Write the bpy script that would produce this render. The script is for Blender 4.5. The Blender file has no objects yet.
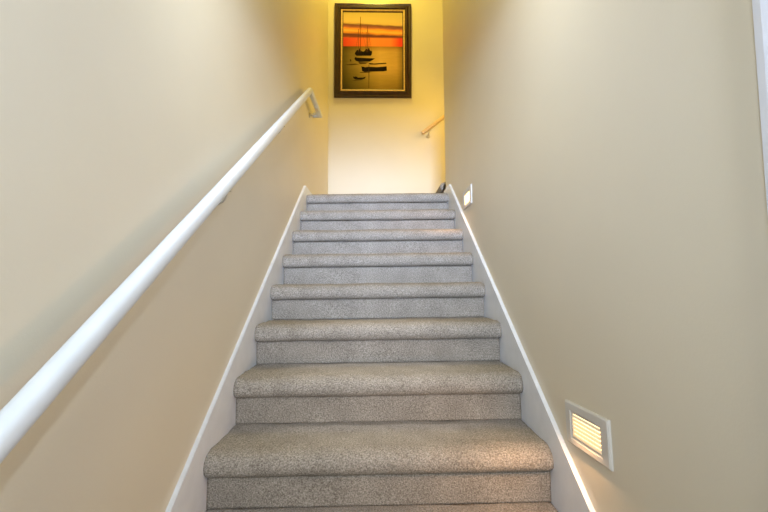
import bpy, bmesh, math, random
from mathutils import Vector, Matrix, noise
random.seed(4)
S = bpy.context.scene
COL = S.collection

# ------------------------------------------------------------------ dimensions (metres)
RISE, RUN, OV = 0.17315, 0.2607, 0.0085      # stair rise, run, riser set-back
SL = RISE / RUN
NOSE = 0.0738                                # depth of the rolled carpet nosing
TILT = 0.0049                                # sideways slope put into stair and skirts to fit the image lines
HW = 0.535                                   # half width of the carpet
WX = 0.55                                    # wall faces at x = +-WX
YB = 3.572                                   # back wall
ZL = 8 * RISE                                # landing level
ZF = -2 * RISE                               # lower floor level
YE = 2.29                                    # end of the right wall
YH = -3.6                                    # rear end of lower hall
ZC = 5.0                                     # stairwell ceiling
ZH = 1.76                                    # lower hall ceiling

# ------------------------------------------------------------------ materials
def mat(name, base, rough=0.5, spec=0.5, metal=0.0):
    m = bpy.data.materials.new(name); m.use_nodes = True
    b = m.node_tree.nodes['Principled BSDF']
    b.inputs['Base Color'].default_value = (*base, 1)
    b.inputs['Roughness'].default_value = rough
    b.inputs['Specular IOR Level'].default_value = spec
    b.inputs['Metallic'].default_value = metal
    return m

def noise_mat(name, cols, scale, rough=0.5, bump=0.0, bscale=None, detail=3, spec=0.4, stretch=(1, 1, 1), pos=None, big=None):
    """noise-driven colour ramp plus optional bump"""
    m = mat(name, cols[0], rough, spec)
    nt = m.node_tree; N = nt.nodes; L = nt.links; b = N['Principled BSDF']
    tc = N.new('ShaderNodeTexCoord'); mp = N.new('ShaderNodeMapping'); mp.inputs['Scale'].default_value = stretch
    L.new(tc.outputs['Object'], mp.inputs['Vector'])
    n = N.new('ShaderNodeTexNoise'); n.inputs['Scale'].default_value = scale; n.inputs['Detail'].default_value = detail
    L.new(mp.outputs['Vector'], n.inputs['Vector'])
    r = N.new('ShaderNodeValToRGB')
    el = r.color_ramp.elements
    while len(el) < len(cols): el.new(0.5)
    ps = pos or [0.3 + 0.4 * i / (len(cols) - 1) for i in range(len(cols))]
    for i, c in enumerate(cols): el[i].position = ps[i]; el[i].color = (*c, 1)
    L.new(n.outputs['Fac'], r.inputs['Fac'])
    out = r.outputs['Color']
    if big:                                   # large soft patches (brushed pile, wear)
        n2 = N.new('ShaderNodeTexNoise'); n2.inputs['Scale'].default_value = big[0]; n2.inputs['Detail'].default_value = 4
        L.new(mp.outputs['Vector'], n2.inputs['Vector'])
        mr = N.new('ShaderNodeMapRange'); mr.inputs['From Min'].default_value = .3; mr.inputs['From Max'].default_value = .7
        mr.inputs['To Min'].default_value = 1 - big[1]; mr.inputs['To Max'].default_value = 1 + big[1]
        L.new(n2.outputs['Fac'], mr.inputs['Value'])
        vm = N.new('ShaderNodeVectorMath'); vm.operation = 'SCALE'
        L.new(out, vm.inputs[0]); L.new(mr.outputs['Result'], vm.inputs['Scale']); out = vm.outputs['Vector']
    L.new(out, b.inputs['Base Color'])
    if bump:
        nb = N.new('ShaderNodeTexNoise'); nb.inputs['Scale'].default_value = bscale or scale; nb.inputs['Detail'].default_value = 3
        L.new(mp.outputs['Vector'], nb.inputs['Vector'])
        bp = N.new('ShaderNodeBump'); bp.inputs['Strength'].default_value = bump; bp.inputs['Distance'].default_value = 0.004
        L.new(nb.outputs['Fac'], bp.inputs['Height']); L.new(bp.outputs['Normal'], b.inputs['Normal'])
    return m

def emis(name, c, s):
    m = bpy.data.materials.new(name); m.use_nodes = True
    b = m.node_tree.nodes['Principled BSDF']
    b.inputs['Base Color'].default_value = (*c, 1)
    b.inputs['Emission Color'].default_value = (*c, 1); b.inputs['Emission Strength'].default_value = s
    return m

WALLC = (0.635, 0.595, 0.485)
M_wall = noise_mat('beige_wall_paint', [(c * .985) for c in WALLC] and [tuple(c * .985 for c in WALLC), tuple(c * 1.015 for c in WALLC)], 3.0, rough=.42, bump=.06, bscale=160, spec=.35)
M_ceil = mat('ceiling_paint', (.80, .78, .74), .8, .2)
M_trim = noise_mat('white_gloss_trim', [(.66, .71, .80), (.71, .76, .85)], 20, rough=.32, spec=.5)
M_rail = noise_mat('white_rail_paint', [(.62, .69, .76), (.67, .74, .81)], 14, rough=.34, spec=.5)
M_plastic = mat('white_plastic', (.56, .56, .54), .35, .5)
M_bracket = mat('brushed_nickel', (.62, .60, .55), .3, .5, 1.0)
M_carpet = noise_mat('grey_beige_carpet', [(.145, .130, .113), (.292, .273, .246), (.44, .416, .385)], 225, rough=.95, bump=.9, bscale=260, detail=4, spec=.08, pos=[.30, .5, .70], big=(9, .12))
M_oak = noise_mat('oak_rail', [(.50, .36, .22), (.62, .47, .31)], 9, rough=.35, stretch=(1, 8, 8))
M_frame = noise_mat('dark_walnut_frame', [(.013, .005, .003), (.045, .017, .007)], 30, rough=.28, stretch=(1, 1, .3), spec=.6)
M_gilt = noise_mat('gilt_slip', [(.50, .33, .12), (.70, .50, .22)], 40, rough=.35)
M_louver = mat('lamp_louver', (.85, .78, .62), .5)
M_glow = emis('lamp_glow', (1.0, .72, .38), 4.0)
M_ceiling_lamp = emis('ceiling_lamp_glow', (1.0, .72, .38), 6.0)
M_floor_low = M_carpet
M_door = mat('door_paint', (.80, .79, .76), .4)
M_glass = bpy.data.materials.new('window_glass'); M_glass.use_nodes = True
nt = M_glass.node_tree; nt.nodes.clear()
o_ = nt.nodes.new('ShaderNodeOutputMaterial'); t_ = nt.nodes.new('ShaderNodeBsdfTransparent'); g_ = nt.nodes.new('ShaderNodeBsdfGlossy'); x_ = nt.nodes.new('ShaderNodeMixShader')
g_.inputs['Roughness'].default_value = .02; x_.inputs['Fac'].default_value = .06
nt.links.new(t_.outputs[0], x_.inputs[1]); nt.links.new(g_.outputs[0], x_.inputs[2]); nt.links.new(x_.outputs[0], o_.inputs['Surface'])

# ------------------------------------------------------------------ mesh helpers
def link(name, bm, m, parent=None, smooth=False, world=None):
    bmesh.ops.recalc_face_normals(bm, faces=bm.faces)
    me = bpy.data.meshes.new(name); bm.to_mesh(me); bm.free()
    for mm in (m if isinstance(m, (list, tuple)) else [m]): me.materials.append(mm)
    if smooth:
        for p in me.polygons: p.use_smooth = True
    o = bpy.data.objects.new(name, me); COL.objects.link(o)
    if parent: o.parent = parent
    return o

def smooth_by_angle(o, ang=35):
    me = o.data
    for p in me.polygons: p.use_smooth = True
    bm = bmesh.new(); bm.from_mesh(me)
    for e in bm.edges:
        if len(e.link_faces) == 2 and e.calc_face_angle(0) > math.radians(ang): e.smooth = False
    bm.to_mesh(me); bm.free()

def empty(name, loc, label, cat, group=None):
    o = bpy.data.objects.new(name, None); COL.objects.link(o); o.location = loc; o.empty_display_size = .05
    o['label'] = label; o['category'] = cat
    if group: o['group'] = group
    return o

def struct(o, label=None):
    o['kind'] = 'structure'
    if label: o['label'] = label
    return o

def box(bm, x0, x1, y0, y1, z0, z1):
    v = [bm.verts.new((x, y, z)) for x in (x0, x1) for y in (y0, y1) for z in (z0, z1)]
    for f in ((0, 1, 3, 2), (4, 6, 7, 5), (0, 4, 5, 1), (2, 3, 7, 6), (0, 2, 6, 4), (1, 5, 7, 3)):
        bm.faces.new([v[i] for i in f])
    return v

def bevel(bm, w, seg=2):
    bmesh.ops.bevel(bm, geom=list(bm.edges), offset=w, segments=seg, profile=.6, affect='EDGES')

def prism_x(bm, pts, x0, x1):
    """extrude a closed (y,z) outline from x0 to x1"""
    a = [bm.verts.new((x0, y, z)) for y, z in pts]; b = [bm.verts.new((x1, y, z)) for y, z in pts]
    bm.faces.new(a); bm.faces.new(b[::-1])
    n = len(pts)
    for i in range(n): bm.faces.new((a[i], a[(i + 1) % n], b[(i + 1) % n], b[i]))

def sweep(bm, path, sec, up=Vector((0, 0, 1))):
    """mitred sweep of a closed section (a sideways, b up) along a polyline"""
    P = [Vector(p) for p in path]
    t = (P[1] - P[0]).normalized(); side = t.cross(up).normalized(); u = side.cross(t).normalized()
    ring = [P[0] + side * a + u * b for a, b in sec]
    rings = [[bm.verts.new(v) for v in ring]]
    for k in range(1, len(P)):
        d = (P[k] - P[k - 1]).normalized()
        nrm = (d + (P[k + 1] - P[k]).normalized()).normalized() if k < len(P) - 1 else d
        ring = [v + d * ((P[k] - v).dot(nrm) / d.dot(nrm)) for v in ring]
        rings.append([bm.verts.new(v) for v in ring])
    n = len(sec)
    for r0, r1 in zip(rings, rings[1:]):
        for i in range(n): bm.faces.new((r0[i], r0[(i + 1) % n], r1[(i + 1) % n], r1[i]))
    bm.faces.new(rings[0]); bm.faces.new(rings[-1][::-1])

def superellipse(w, h, n=24, p=2.6):
    out = []
    for i in range(n):
        a = 2 * math.pi * i / n; c, s = math.cos(a), math.sin(a)
        out.append((w / 2 * math.copysign(abs(c) ** (2 / p), c), h / 2 * math.copysign(abs(s) ** (2 / p), s)))
    return out

# ------------------------------------------------------------------ setting: walls, floors, ceilings
bm = bmesh.new(); box(bm, -WX - .12, -WX, YH, YB + .12, ZF - .1, ZC)
struct(link('wall_left', bm, M_wall))
bm = bmesh.new(); box(bm, -WX, 3.3, YB, YB + .12, ZL - .3, ZC)
struct(link('wall_back', bm, M_wall))

DY0, DY1, DZ = -1.42, -.612, ZF + 2.03         # door opening in the right wall beside the camera
bm = bmesh.new()
box(bm, WX, WX + .12, DY1, YE - .02, ZF - .1, ZC)
# bullnose end of the wall
pts = [(WX + .02 - .02 * math.cos(a), YE - .02 + .02 * math.sin(a)) for a in [math.pi / 2 * k / 6 for k in range(7)]]
pts = [(x, y) for x, y in pts] + [(WX + .12, YE), (WX + .12, YE - .02)]
lo = [bm.verts.new((x, y, ZF - .1)) for x, y in pts]; hi = [bm.verts.new((x, y, ZC)) for x, y in pts]
bm.faces.new(lo); bm.faces.new(hi[::-1])
for i in range(len(pts)): bm.faces.new((lo[i], lo[(i + 1) % len(pts)], hi[(i + 1) % len(pts)], hi[i]))
box(bm, WX, WX + .12, DY0, DY1, DZ, ZC)
box(bm, WX, WX + .12, YH, DY0, ZF - .1, ZC)
struct(link('wall_right', bm, M_wall))
bm = bmesh.new(); box(bm, WX + .12, 3.3, YE - .12, YE, ZL - .3, ZC)
struct(link('wall_partition', bm, M_wall))
bm = bmesh.new(); box(bm, 3.3, 3.42, YE - .12, YB + .12, ZL - .3, ZC)
struct(link('wall_far_right', bm, M_wall))
bm = bmesh.new(); box(bm, -WX, WX, -.32, -.20, ZH, ZC)
struct(link('wall_header', bm, M_wall))
bm = bmesh.new(); box(bm, -WX - .12, 3.42, -.32, YB + .12, ZC, ZC + .1)
struct(link('ceiling', bm, M_ceil))
bm = bmesh.new(); box(bm, -WX, WX, YH, -.32, ZH, ZH + .1)
struct(link('ceiling_lower_hall', bm, M_ceil))
bm = bmesh.new(); box(bm, -WX, WX, YH, -RUN - .02, ZF - .1, ZF)
struct(link('floor', bm, M_carpet))
bm = bmesh.new(); box(bm, -WX, WX + .07, 8 * RUN + .24, YB, ZL - .12, ZL)
struct(link('floor_landing', bm, M_carpet))
# rear wall of the lower hall with a window opening
bm = bmesh.new()
wx0, wx1, wz0, wz1 = -.44, .44, .85, ZH - .04
box(bm, -WX, wx0, YH, YH + .12, ZF, ZH); box(bm, wx1, WX, YH, YH + .12, ZF, ZH)
box(bm, wx0, wx1, YH, YH + .12, ZF, wz0); box(bm, wx0, wx1, YH, YH + .12, wz1, ZH)
struct(link('wall_rear', bm, M_wall))
bm = bmesh.new()
for a in (box,):
    a(bm, wx0, wx0 + .05, YH + .03, YH + .09, wz0, wz1); a(bm, wx1 - .05, wx1, YH + .03, YH + .09, wz0, wz1)
    a(bm, wx0 + .05, wx1 - .05, YH + .03, YH + .09, wz0, wz0 + .05); a(bm, wx0 + .05, wx1 - .05, YH + .03, YH + .09, wz1 - .05, wz1)
    a(bm, wx0 + .05, wx1 - .05, YH + .035, YH + .085, (wz0 + wz1) / 2 - .02, (wz0 + wz1) / 2 + .02)
win = struct(link('window_1', bm, M_trim))
bm = bmesh.new(); box(bm, wx0 + .05, wx1 - .05, YH + .055, YH + .060, wz0 + .05, wz1 - .05)
link('window_pane', bm, M_glass, win)

# door beside the camera on the right, with its casing
bm = bmesh.new()
box(bm, WX + .04, WX + .08, DY0 + .02, DY1 - .02, ZF + .01, DZ - .02)
dr = struct(link('door_1', bm, M_door))
for z0, z1 in ((ZF + .2, ZF + .85), (ZF + 1.0, ZF + 1.85)):
    bm = bmesh.new(); box(bm, WX + .032, WX + .04, DY0 + .14, DY1 - .14, z0, z1); bevel(bm, .004, 2)
    link('door_panel', bm, M_door, dr)
bm = bmesh.new(); bmesh.ops.create_uvsphere(bm, u_segments=20, v_segments=12, radius=.027)
for v in bm.verts: v.co += Vector((WX + .0, DY0 + .09, ZF + .95))
box(bm, WX + .02, WX + .04, DY0 + .08, DY0 + .10, ZF + .94, ZF + .96)
link('door_knob', bm, M_bracket, dr, smooth=True)
bm = bmesh.new()
cw = .087
casp = [(0, 0), (0, .010), (.006, .016), (.02, .018), (.06, .018), (.075, .013), (cw, .011), (cw, 0)]   # (across, out of wall)
def casing_leg(y_in, sgn, z1):
    a = [bm.verts.new((WX - o, y_in + sgn * (cw - d), ZF)) for d, o in casp]
    b = [bm.verts.new((WX - o, y_in + sgn * (cw - d), z1 + (cw - d))) for d, o in casp]
    bm.faces.new(a); bm.faces.new(b[::-1])
    n = len(casp)
    for i in range(n): bm.faces.new((a[i], a[(i + 1) % n], b[(i + 1) % n], b[i]))
casing_leg(DY1 + 0, 1, DZ); casing_leg(DY0, -1, DZ)
a = [bm.verts.new((WX - o, DY0 - (cw - d), DZ + (cw - d))) for d, o in casp]
b = [bm.verts.new((WX - o, DY1 + (cw - d), DZ + (cw - d))) for d, o in casp]
bm.faces.new(a); bm.faces.new(b[::-1])
for i in range(len(casp)): bm.faces.new((a[i], a[(i + 1) % len(casp)], b[(i + 1) % len(casp)], b[i]))
struct(link('trim_1', bm, M_trim), 'white moulded door casing at the right edge')

# ------------------------------------------------------------------ skirt boards beside the stair
HB = .085; ZT = 1.436
def skirt(name, x0, x1, ylow, yend, lowflat, label, tl):
    yk = (ZT - HB) / SL
    zl = ZF + .1; yl = (zl - HB) / SL
    pts = []
    if ylow < yl: pts += [(ylow, zl), (yl, zl)]
    else: pts += [(ylow, SL * ylow + HB)]
    pts += [(yk, ZT), (yend, ZT), (yend, ZL - .09), (8 * RUN + .05, ZL - .09), (8 * RUN + .05, ZL - .25), (-.30, ZF - .02), (ylow, ZF - .02)]
    bm = bmesh.new(); prism_x(bm, pts, x0, x1)
    edges = [e for e in bm.edges if abs(e.verts[0].co.x - e.verts[1].co.x) < 1e-6 and abs(e.verts[0].co.x - tl) < 1e-6
             and all(v.co.z > SL * v.co.y + HB - .6 * .1 - .0 and v.co.z > ZF + .05 for v in e.verts) and min(v.co.z - (SL * v.co.y + HB) if v.co.y < yk + .01 else v.co.z - ZT for v in e.verts) > -.01]
    bmesh.ops.bevel(bm, geom=edges, offset=.003, segments=2, affect='EDGES')
    for v in bm.verts: v.co.z += TILT * v.co.x
    return struct(link(name, bm, M_trim), label)
skirt('baseboard_left', -WX, -HW, YH + .12, YB, 0, 'white skirt board stepping up the left wall', -HW)
skirt('baseboard_right', HW, WX, DY1 + cw, YE - .02, 0, 'white skirt board stepping up the right wall', HW)
bm = bmesh.new(); box(bm, -HW, WX, YB - .015, YB, ZL, ZL + .09)
struct(link('baseboard_back', bm, M_trim))

# ------------------------------------------------------------------ carpeted staircase
NP = [(.060, .000), (.040, .0005), (.024, -.0005), (.010, -.0035), (-.003, -.0085), (-.013, -.0155), (-.020, -.0245), (-.0245, -.035), (-.0255, -.047),
      (-.0230, -.058), (-.0165, -.067), (-.009, -.0725), (-.004, -.0745), (-.001, -.071), (.000, -.060)]
def nose_profile():
    # resample finely
    out = []
    for (y0, z0), (y1, z1) in zip(NP, NP[1:]):
        n = max(1, round(math.hypot(y1 - y0, z1 - z0) / .006))
        for k in range(n): out.append((y0 + (y1 - y0) * k / n, z0 + (z1 - z0) * k / n))
    out.append(NP[-1]); return out
NPR = nose_profile()
def fuzz(p, n, amp, sc): return n * (amp * noise.noise(p * sc) + amp * .6 * noise.noise(p * sc * 2.3 + Vector((7, 3, 1))))
def tread_mesh(i, depth, w0=-HW, w1=HW, res=.007, seed=0):
    """tread with rolled nosing; y=0,z=0 at the nosing line"""
    prof = [(depth - (depth - .06) * k / 14, 0) for k in range(14)] + NPR
    under = [(.006, -.03), (depth, -.03)]
    nx = int((w1 - w0) / res); bm = bmesh.new(); rows = []
    for j in range(nx + 1):
        x = w0 + (w1 - w0) * j / nx
        edge = min(x - w0, w1 - x); rnd = max(0, 1 - edge / .014)
        row = []
        for k, (y, z) in enumerate(prof):
            q = Vector((x, y, z + i * 3.7 + seed))
            k0, k1 = max(0, k - 1), min(len(prof) - 1, k + 1)
            ty, tz = prof[k1][0] - prof[k0][0], prof[k1][1] - prof[k0][1]; l = math.hypot(ty, tz)
            n = Vector((0, tz / l, -ty / l))
            d = .0016 * noise.noise(q * 90) + .0012 * noise.noise(q * 200) + .0035 * noise.noise(Vector((x * 6, y * 14, i * 5.1)))
            if z < -.06: d *= .6
            d -= .003 * rnd * rnd
            row.append(bm.verts.new(Vector((x, y, z)) + n * d + Vector((0, 0, TILT * x))))
        for y, z in under: row.append(bm.verts.new((x, y, z + TILT * x)))
        rows.append(row)
    m = len(rows[0])
    for a, b in zip(rows, rows[1:]):
        for k in range(m): bm.faces.new((a[k], a[(k + 1) % m], b[(k + 1) % m], b[k]))
    bm.faces.new(rows[0]); bm.faces.new(rows[-1][::-1])
    return bm
def riser_mesh(i, w0=-HW, w1=HW, res=.009, h=RISE, cut=.035):
    nx = int((w1 - w0) / res); nz = 24; bm = bmesh.new(); rows = []
    for j in range(nx + 1):
        x = w0 + (w1 - w0) * j / nx; row = []
        for k in range(nz + 1):
            z = -h + (h - cut) * k / nz
            q = Vector((x, z, i * 4.3))
            d = .0014 * noise.noise(q * 90) + .0025 * noise.noise(Vector((x * 7, z * 12, i * 2.2)))
            if z > -NOSE - .006: d -= .012          # carpet tucked in under the nosing
            row.append(bm.verts.new((x, OV - d, z + TILT * x)))
        row.append(bm.verts.new((x, OV + .03, -cut + TILT * x))); row.append(bm.verts.new((x, OV + .03, -h + TILT * x)))
        rows.append(row)
    m = len(rows[0])
    for a, b in zip(rows, rows[1:]):
        for k in range(m): bm.faces.new((a[k], a[(k + 1) % m], b[(k + 1) % m], b[k]))
    bm.faces.new(rows[0]); bm.faces.new(rows[-1][::-1])
    return bm
st = empty('staircase', (0, 0, ZF), 'straight flight of grey-beige carpeted stairs climbing between the two beige walls', 'staircase')
for i in range(-1, 9):
    o = link('tread', tread_mesh(i, RUN + .016 if i < 8 else RUN - .015), M_carpet, st, smooth=True)
    o.location = (0, i * RUN, i * RISE - ZF)
    o = link('riser', riser_mesh(i), M_carpet, st, smooth=True)
    o.location = (0, i * RUN, i * RISE - ZF)
o = None

# second flight, turning right off the landing
y0s, y1s = YE + .135, YB - .016
st2 = empty('staircase', (.60, (y0s + y1s) / 2, ZL), 'upper carpeted flight turning right off the landing, only its first step edge in view', 'staircase')
def strip2(kind, k):
    w = (y1s - y0s) / 2
    bm = tread_mesh(k + 20, RUN + .016, -w, w, .02) if kind == 'tread' else riser_mesh(k + 20, -w, w, .02)
    for v in bm.verts:                       # turn the step to climb towards +x
        x, y, z = v.co; v.co = (y, -x, z - TILT * x)
    return bm
for k in range(1, 9):
    for kind in ('tread', 'riser'):
        o = link(kind, strip2(kind, k), M_carpet, st2, smooth=True)
        o.location = ((k - 1) * RUN - .045, 0, k * RISE)
# ------------------------------------------------------------------ handrails
SEC = superellipse(.039, .040)
K = Vector((-.49, 1.93, 2.115)); OFF = .8425
def bracket_bm(arm_from, wall_pt):
    """round wall rose, curved arm and saddle under the rail"""
    b = bmesh.new()
    r = bmesh.ops.create_cone(b, cap_ends=True, segments=24, radius1=.026, radius2=.020, depth=.008)
    for v in r['verts']: v.co = Vector((v.co.z + .004, v.co.y, v.co.x))
    pts = [Vector((.006, 0, 0)), Vector((.028, 0, -.004)), Vector((.046, 0, .006)), Vector((.056, 0, .024)), Vector((.058, 0, .046))]
    sweep(b, pts, [(.0055 * math.cos(t * math.pi / 5), .0055 * math.sin(t * math.pi / 5)) for t in range(10)], up=Vector((0, 1, 0)))
    box(b, .047, .069, -.025, .025, .042, .048)
    return b
hr = empty('handrail', (-WX, 0, ZF + .9), 'long rounded white handrail on brackets sloping up the left wall', 'handrail')
bm = bmesh.new()
path = [(-.549, -.86, SL * -.86 + OFF), (-.49, -.86, SL * -.86 + OFF), (K.x, K.y, K.z), (-.49, 2.47, 2.150), (-.549, 2.47, 2.150)]
# first return is horizontal, keep section upright by building the main run then the return stubs
sweep(bm, path[1:], SEC)
rl = link('rail', bm, M_rail, hr); rl.location = -hr.location
smooth_by_angle(rl, 25)
bm = bmesh.new(); sweep(bm, [(-.5495, -.86, path[0][2]), (-.476, -.86, path[0][2])], SEC)
r2 = link('rail_return', bm, M_rail, hr); r2.location = -hr.location; smooth_by_angle(r2, 25)
for yb in (.27, 1.05, 2.27):
    zb = (SL * yb + OFF if yb < K.y else 2.140) - .020
    o = link('wall_bracket', bracket_bm(0, 0), M_bracket, hr); smooth_by_angle(o, 30)
    o.location = Vector((-WX, yb, zb - .049)) - hr.location
    o['label'] = 'small metal wall bracket under the rail'

# rail of the upper flight on the back wall
h2 = empty('handrail', (.5, YB, ZL + .96), 'short pale wooden handrail end on the back wall, rising to the right', 'handrail')
bm = bmesh.new()
yr = YB - .065
sweep(bm, [(.50, yr, 2.372), (.56, yr, 2.418), (2.3, yr, 2.418 + 1.74 * .74)], superellipse(.040, .040))
o = link('rail', bm, M_oak, h2); o.location = -h2.location; smooth_by_angle(o, 25)
for xb in (.575, 1.9):
    bm = bracket_bm(0, 0)
    for v in bm.verts:
        x, y, z = v.co; v.co = (y, -x, z)
    o = link('wall_bracket', bm, M_bracket, h2); smooth_by_angle(o, 30)
    o.location = Vector((xb, YB, 2.418 + (xb - .56) * .74 - .068)) - h2.location
    o['label'] = 'dark metal wall bracket under the rail'

# ------------------------------------------------------------------ louvred step lights in the right wall
def step_light(loc, label):
    t = empty('step_light', loc, label, 'wall light', 'louvred step lights low on the right wall')
    # local: +y towards the top of the stair, -x out of the wall
    bm = bmesh.new()
    L_, H_, D_ = .1175, .0575, .008
    oy0, oy1, oz0, oz1 = -.075, .077, -.034, .028
    # raised face plate with opening: four strips with bevelled outer edge
    def ring(y0, y1, z0, z1, x): return [bm.verts.new((x, y, z)) for y, z in ((y0, z0), (y1, z0), (y1, z1), (y0, z1))]
    R = [ring(-L_, L_, -H_, H_, 0), ring(-L_, L_, -H_, H_, -D_ + .003), ring(-L_ + .004, L_ - .004, -H_ + .004, H_ - .004, -D_),
         ring(oy0 - .010, oy1 + .010, oz0 - .008, oz1 + .008, -D_), ring(oy0 - .006, oy1 + .006, oz0 - .005, oz1 + .005, -D_ + .003), ring(oy0, oy1, oz0, oz1, -D_ + .003), ring(oy0, oy1, oz0, oz1, -.001)]
    for a, b in zip(R, R[1:]):
        for i in range(4): bm.faces.new((a[i], a[(i + 1) % 4], b[(i + 1) % 4], b[i]))
    o = link('face_plate', bm, M_plastic, t)
    bm = bmesh.new()
    n = 6; ph = (oz1 - oz0) / n
    for k in range(n):
        zc = oz0 + (k + .5) * ph
        v = [(-.0072, zc - .0032), (-.0066, zc - .0042), (-.0022, zc + .0018), (-.0030, zc + .0030)]
        a = [bm.verts.new((x, oy0, z)) for x, z in v]; b = [bm.verts.new((x, oy1, z)) for x, z in v]
        bm.faces.new(a); bm.faces.new(b[::-1])
        for i in range(4): bm.faces.new((a[i], a[(i + 1) % 4], b[(i + 1) % 4], b[i]))
    o = link('louver', bm, M_louver, t); o['label'] = 'slanted louver slats lit from behind'
    bm = bmesh.new(); box(bm, -.0016, -.0008, oy0, oy1, oz0, oz1)
    o = link('lamp', bm, M_glow, t); o['label'] = 'glowing warm lamp behind the slats'
    ld = bpy.data.lights.new('step_lamp', 'AREA'); ld.shape = 'RECTANGLE'; ld.size = .13; ld.size_y = .03; ld.energy = STEP_W; ld.color = (1.1, .60, .28)
    lo_ = bpy.data.objects.new('step_lamp', ld); COL.objects.link(lo_); lo_.parent = t
    lo_.location = (-.020, 0, -.002)
    lo_.rotation_euler = Vector((-1, .0, -.38)).to_track_quat('-Z', 'Y').to_euler()
    return t
STEP_W = 1.9
s1 = step_light((WX, .043, .2925), 'larger, nearer louvred step light glowing warm on the lower right wall')
s2 = step_light((WX, 1.452, 1.214), 'small far louvred step light near the top of the stairs on the right wall')
for c_ in s2.children:
    if c_.type == 'LIGHT': c_.data.energy = .9
s1.rotation_euler = (math.radians(-3), 0, 0)

# ------------------------------------------------------------------ framed seascape on the back wall
FX, FZ, FW, FH = -.0415, 3.3565, .875, 1.108
pic = empty('framed_painting', (FX, YB, FZ), 'dark wooden framed sunset seascape with moored boats hanging on the yellow back wall', 'painting')
pic.rotation_euler = (0, math.radians(.45), 0)
def frame_ring(prof, w, h, m, name):
    """prof: (inset, out) pairs, mitred round a w x h rectangle"""
    bm = bmesh.new(); R = []
    for ins, out in prof:
        R.append([bm.verts.new((sx * (w / 2 - ins), -out, sz * (h / 2 - ins))) for sx, sz in ((-1, -1), (1, -1), (1, 1), (-1, 1))])
    n = len(R)
    for k in range(n):
        a, b = R[k], R[(k + 1) % n]
        for i in range(4): bm.faces.new((a[i], a[(i + 1) % 4], b[(i + 1) % 4], b[i]))
    return link(name, bm, m, pic)
frame_ring([(0, .002), (0, .022), (.006, .030), (.016, .031), (.024, .026), (.034, .026), (.050, .038), (.060, .038), (.066, .033), (.074, .022), (.074, .002)], FW, FH, M_frame, 'frame_moulding')
o = frame_ring([(.074, .003), (.074, .024), (.078, .026), (.086, .024), (.090, .018), (.090, .003)], FW, FH, M_gilt, 'gilt_slip'); o['label'] = 'thin gilt inner slip'
o = frame_ring([(.090, .003), (.090, .014), (.100, .010), (.100, .003)], FW, FH, mat('dark_rebate', (.02, .012, .008), .5), 'rebate')

# canvas: colour bands by height, boats as flat paint patches in the same mesh
CW, CH = FW - .2, FH - .2
m = mat('painted_seascape', (.5, .4, .1), .7, .12); nt = m.node_tree; N = nt.nodes; Lk = nt.links; pb = N['Principled BSDF']
tc = N.new('ShaderNodeTexCoord'); sp = N.new('ShaderNodeSeparateXYZ'); Lk.new(tc.outputs['Object'], sp.inputs['Vector'])
def math_(op, a, b=None, c=None):
    n = N.new('ShaderNodeMath'); n.operation = op
    for i, v in enumerate((a, b, c)):
        if v is None: continue
        if isinstance(v, (int, float)): n.inputs[i].default_value = v
        else: Lk.new(v, n.inputs[i])
    return n.outputs[0]
def mix(f, a, b):
    n = N.new('ShaderNodeMix'); n.data_type = 'RGBA'
    for i, v in ((0, f), (6, a), (7, b)):
        if isinstance(v, (int, float)): n.inputs[i].default_value = v
        elif isinstance(v, tuple): n.inputs[i].default_value = (*v, 1)
        else: Lk.new(v, n.inputs[i])
    return n.outputs[2]
def ramp(fac, stops):
    r = N.new('ShaderNodeValToRGB'); el = r.color_ramp.elements
    while len(el) < len(stops): el.new(.5)
    for e, (p_, c_) in zip(el, stops): e.position = p_; e.color = (*c_, 1)
    Lk.new(fac, r.inputs['Fac']); return r.outputs['Color']
U = math_('ADD', math_('DIVIDE', sp.outputs['X'], CW), .5)
V = math_('SUBTRACT', .5, math_('DIVIDE', sp.outputs['Z'], CH))      # 0 top, 1 bottom
mp = N.new('ShaderNodeMapping'); mp.inputs['Scale'].default_value = (3, 1, 16); Lk.new(tc.outputs['Object'], mp.inputs['Vector'])
nz = N.new('ShaderNodeTexNoise'); nz.inputs['Scale'].default_value = 2.2; nz.inputs['Detail'].default_value = 5; Lk.new(mp.outputs['Vector'], nz.inputs['Vector'])
wob = math_('MULTIPLY', math_('SUBTRACT', nz.outputs['Fac'], .5), .045)
Vs = math_('ADD', math_('SUBTRACT', V, math_('MULTIPLY', U, .035)), wob)
GOLD = (.80, .56, .13)
sky = ramp(Vs, [(0, (.58, .48, .18)), (.10, (.70, .55, .22)), (.135, (.74, .52, .20)), (.155, (.17, .07, .06)), (.185, (.36, .13, .09)), (.205, (.80, .28, .06)),
                (.235, (.90, .52, .10)), (.262, (.75, .28, .05)), (.282, (.14, .05, .045)), (.315, (.20, .06, .04)), (.335, (.72, .14, .04))])
redmix = ramp(U, [(0, (.72, .06, .03)), (.25, (.80, .14, .04)), (.5, (.90, .30, .06)), (.8, (.88, .26, .06)), (.95, (.80, .06, .03))])
redf = N.new('ShaderNodeMapRange'); redf.inputs['From Min'].default_value = .325; redf.inputs['From Max'].default_value = .345; Lk.new(V, redf.inputs['Value'])
sky = mix(redf.outputs['Result'], sky, redmix)
clr = math_('MULTIPLY', math_('GREATER_THAN', V, .12), 1.0)
sea_u = ramp(U, [(0, (.10, .085, .014)), (.3, (.36, .27, .06)), (.62, (.70, .48, .13)), (.9, (.58, .39, .10)), (1, (.27, .19, .04))])
sea_v = ramp(V, [(.44, (.55, .42, .25)), (.52, (.95, .95, .95)), (.72, (1, 1, 1)), (.88, (.62, .66, .5)), (1, (.40, .42, .30))])
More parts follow.
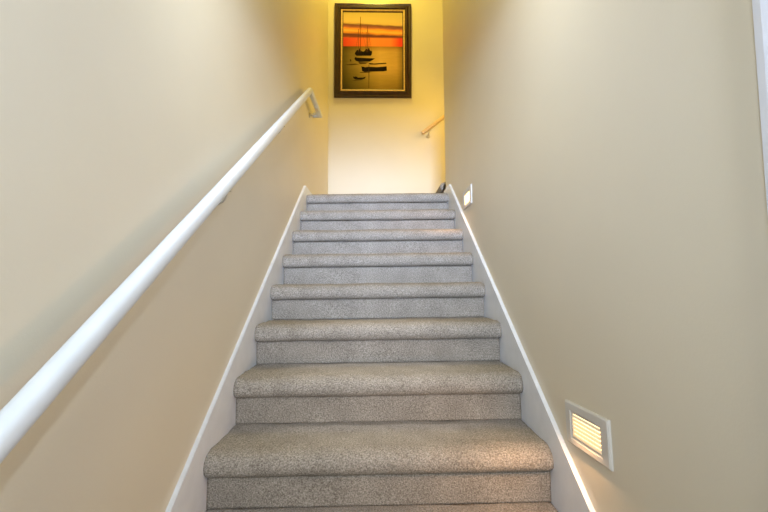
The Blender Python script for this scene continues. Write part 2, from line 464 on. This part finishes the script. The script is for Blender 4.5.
mm = N.new('ShaderNodeMix'); mm.data_type = 'RGBA'; mm.blend_type = 'MULTIPLY'; mm.inputs[0].default_value = 1; Lk.new(sea_u, mm.inputs[6]); Lk.new(sea_v, mm.inputs[7])
rip = math_('ADD', .82, math_('MULTIPLY', nz.outputs['Fac'], .36))
vm = N.new('ShaderNodeVectorMath'); vm.operation = 'SCALE'; Lk.new(mm.outputs[2], vm.inputs[0]); Lk.new(rip, vm.inputs['Scale'])
horizon = math_('GREATER_THAN', V, .447)
dk = N.new('ShaderNodeVectorMath'); dk.operation = 'MULTIPLY'; dk.inputs[1].default_value = (.86, .78, .72)
Lk.new(mix(horizon, sky, vm.outputs['Vector']), dk.inputs[0]); Lk.new(dk.outputs['Vector'], pb.inputs['Base Color'])
M_ink = mat('painted_dark_boat', (.010, .007, .004), .8, .05)
M_ink2 = mat('painted_reflection', (.06, .035, .008), .8, .05)
M_mast = mat('painted_mast', (.09, .035, .01), .8, .05)
bm = bmesh.new()
def uvp(u, v, d): return ((u - .5) * CW, -d, (.5 - v) * CH)
a = [bm.verts.new(uvp(u, v, .010)) for u, v in ((0, 0), (1, 0), (1, 1), (0, 1))]; b = [bm.verts.new(uvp(u, v, .003)) for u, v in ((0, 0), (1, 0), (1, 1), (0, 1))]
bm.faces.new(a); bm.faces.new(b[::-1])
for i in range(4): bm.faces.new((a[i], a[(i + 1) % 4], b[(i + 1) % 4], b[i]))
# image pixel frame of the painting, enlarged: x 92..380, y 70..438
def patch(pts, mi, d=.0104):
    f = bm.faces.new([bm.verts.new(uvp((x - 92) / 288, (y - 70) / 368, d)) for x, y in pts]); f.material_index = mi
def line(x0, y0, x1, y1, w, mi, d=.0106):
    dx, dy = x1 - x0, y1 - y0; l = math.hypot(dx, dy); nx, ny = -dy / l * w / 2, dx / l * w / 2
    patch([(x0 + nx, y0 + ny), (x1 + nx, y1 + ny), (x1 - nx, y1 - ny), (x0 - nx, y0 - ny)], mi, d)
line(175, 92, 175, 262, 2.4, 3); line(165, 150, 166, 262, 1.6, 3); line(210, 135, 210, 262, 2.2, 3); line(204, 165, 203, 262, 1.4, 3); line(217, 170, 217, 262, 1.2, 3)
for x0, y0, x1, y1 in ((175, 120, 150, 265), (175, 120, 206, 262), (210, 150, 232, 264)): line(x0, y0, x1, y1, .8, 3)
patch([(148, 268), (154, 258), (160, 250), (166, 256), (172, 242), (178, 256), (190, 260), (198, 254), (203, 244), (210, 252), (216, 240), (223, 254), (233, 258), (231, 272), (226, 279), (158, 280), (150, 274)], 1)
patch([(150, 286), (160, 289), (226, 291), (247, 292), (236, 299), (222, 307), (170, 309), (152, 303), (146, 294)], 1)
patch([(165, 310), (215, 311), (200, 318), (172, 319)], 2)
patch([(212, 313), (240, 316), (300, 312), (302, 317), (250, 321), (222, 321)], 1)
patch([(180, 330), (200, 334), (212, 332), (260, 333), (303, 329), (304, 350), (290, 353), (220, 355), (196, 357), (184, 352)], 1)
patch([(172, 358), (230, 356), (216, 360), (176, 361)], 2)
line(217, 321, 216.5, 435, 2.6, 2); line(217, 355, 217, 385, 3.0, 1)
patch([(140, 378), (148, 380), (154, 377), (164, 384), (188, 383), (203, 379), (196, 389), (180, 394), (152, 393), (143, 387)], 1)
patch([(135, 396), (190, 396), (150, 399)], 2); patch([(124, 298), (130, 296), (132, 305), (126, 308)], 2)
patch([(100, 322), (150, 317), (170, 321), (130, 325)], 2)
cv = link('canvas', bm, [m, M_ink, M_ink2, M_mast], pic)

# ------------------------------------------------------------------ landing lamp, window light and added fill lights (out of view)
def ceiling_lamp(loc, r, m, label, name='ceiling_lamp'):
    t = empty(name, loc, label, 'ceiling lamp')
    bm = bmesh.new(); q = bmesh.ops.create_cone(bm, cap_ends=True, segments=40, radius1=r, radius2=r * 1.05, depth=.02)
    for v in bm.verts: v.co.z -= .0105
    link('lamp_base', bm, M_trim, t, smooth=False)
    bm = bmesh.new(); bmesh.ops.create_uvsphere(bm, u_segments=40, v_segments=20, radius=r * .92)
    bmesh.ops.delete(bm, geom=[v for v in bm.verts if v.co.z > .001], context='VERTS')
    for v in bm.verts: v.co.z = v.co.z * .45 - .021
    bmesh.ops.holes_fill(bm, edges=[e for e in bm.edges if e.is_boundary])
    link('lamp_bowl', bm, m, t, smooth=True)
    return t
def area(name, loc, aim, size, sy, w, col, spread=None):
    ld = bpy.data.lights.new(name, 'AREA'); ld.shape = 'RECTANGLE'; ld.size = size; ld.size_y = sy; ld.energy = w; ld.color = col
    if spread: ld.spread = spread
    o = bpy.data.objects.new(name, ld); COL.objects.link(o); o.location = loc
    o.rotation_euler = (Vector(aim) - Vector(loc)).to_track_quat('-Z', 'Y').to_euler(); return o

t = empty('fill_downlight', (0, .62, ZC), 'added recessed warm downlight in the stairwell ceiling', 'ceiling lamp')  # unseen ceiling spot added to brighten the treads
bm = bmesh.new(); q = bmesh.ops.create_cone(bm, cap_ends=True, segments=32, radius1=.06, radius2=.07, depth=.012)
link('trim_ring', bm, M_trim, t).location = (0, 0, -.006)
bm = bmesh.new(); q = bmesh.ops.create_cone(bm, cap_ends=True, segments=32, radius1=.04, radius2=.04, depth=.004)
link('lens', bm, M_ceiling_lamp, t).location = (0, 0, -.014)
sd = bpy.data.lights.new('tread_fill', 'SPOT'); sd.energy = 400; sd.color = (1.05, .96, .88); sd.spot_size = math.radians(12); sd.spot_blend = 1; sd.shadow_soft_size = .05
so = bpy.data.objects.new('tread_fill', sd); COL.objects.link(so); so.location = (0, .62, ZC - .03)
ceiling_lamp((0, 2.75, ZC), .18, M_ceiling_lamp, 'warm bowl ceiling lamp high above the landing')
area('landing_lamp', (0, 2.75, ZC - .13), (0, 2.76, 0), .3, .3, 36, (1.12, .81, .10))
# warm fill light round the corner, with a pendant added to carry it
t = empty('fill_pendant', (1.3, 2.95, ZC), 'added opal globe pendant over the upper flight, fitting for an unseen fill light', 'pendant lamp')
bm = bmesh.new(); sweep(bm, [(1.3, 2.95, ZC), (1.3, 2.95, 3.02)], [(.004 * math.cos(k * math.pi / 4), .004 * math.sin(k * math.pi / 4)) for k in range(8)], up=Vector((0, 1, 0)))
o = link('cord', bm, M_door, t); o.location = -t.location
bm = bmesh.new(); bmesh.ops.create_uvsphere(bm, u_segments=32, v_segments=18, radius=.13)
o = link('globe', bm, M_ceiling_lamp, t, smooth=True); o.location = (0, 0, 2.90 - ZC)
area('pendant_fill', (1.22, 2.90, 2.70), (-.6, 2.2, 1.6), .8, .8, 13, (1.25, .74, .07))
# unseen light bar added on the header to brighten the stair walls
t = empty('fill_bar', (0, -.20, 1.80), 'added slim white fill bar on the header over the foot of the stair', 'wall light')
bm = bmesh.new(); box(bm, -.26, .26, -.0, .05, -.03, .03); bevel(bm, .004, 2); link('housing', bm, M_trim, t)
bm = bmesh.new(); box(bm, -.25, .25, .05, .054, -.022, .022); link('diffuser', bm, emis('bar_glow', (1, .97, .9), 1.2), t)
area('header_fill', (0, -.143, 1.79), (0, 1.8, 1.0), .5, .05, 6.3, (.95, 1.01, 1.06))
area('sky_window', (0, YH + .13, (wz0 + wz1) / 2), (0, 3.5, 1.9), .78, .80, 14.5, (.72, .89, 1.28), math.radians(36))
area('window_daylight', (0, YH + .13, (wz0 + wz1) / 2 - .005), (0, 3.5, 1.9), .76, .78, 15.5, (1.03, 1.01, .92), math.radians(75))
area('camera_fill', (0, -1.16, .90), (0, 1.2, 1.0), .05, .05, 3.9, (.88, 1.03, 1.27))  # small unseen light added by the camera for the handrail's wall shadow

w = bpy.data.worlds.new('daylight'); S.world = w; w.use_nodes = True
w.node_tree.nodes['Background'].inputs['Color'].default_value = (.75, .87, 1, 1)
w.node_tree.nodes['Background'].inputs['Strength'].default_value = .6

# ------------------------------------------------------------------ camera
cd = bpy.data.cameras.new('camera'); cam = bpy.data.objects.new('camera', cd); COL.objects.link(cam); S.camera = cam
cd.sensor_width = 36; cd.lens = 425 / 768 * 36; cd.clip_start = .02
Rv = Vector((.99987372, -.01367296, -.00809942)); Uv = Vector((.0071111, -.07084512, .99746198)); Fv = Vector((.01421206, .99739361, .07073895))
mw = Matrix((Rv, Uv, -Fv)).transposed().to_4x4(); mw.translation = Vector((-.00038, -1.10099, .6792)); cam.matrix_world = mw

vs = S.view_settings
S.display_settings.display_device = 'sRGB'
vs.view_transform = 'Standard'; vs.look = 'None'; vs.gamma = 1; vs.use_curve_mapping = False
vs.exposure = 0.0
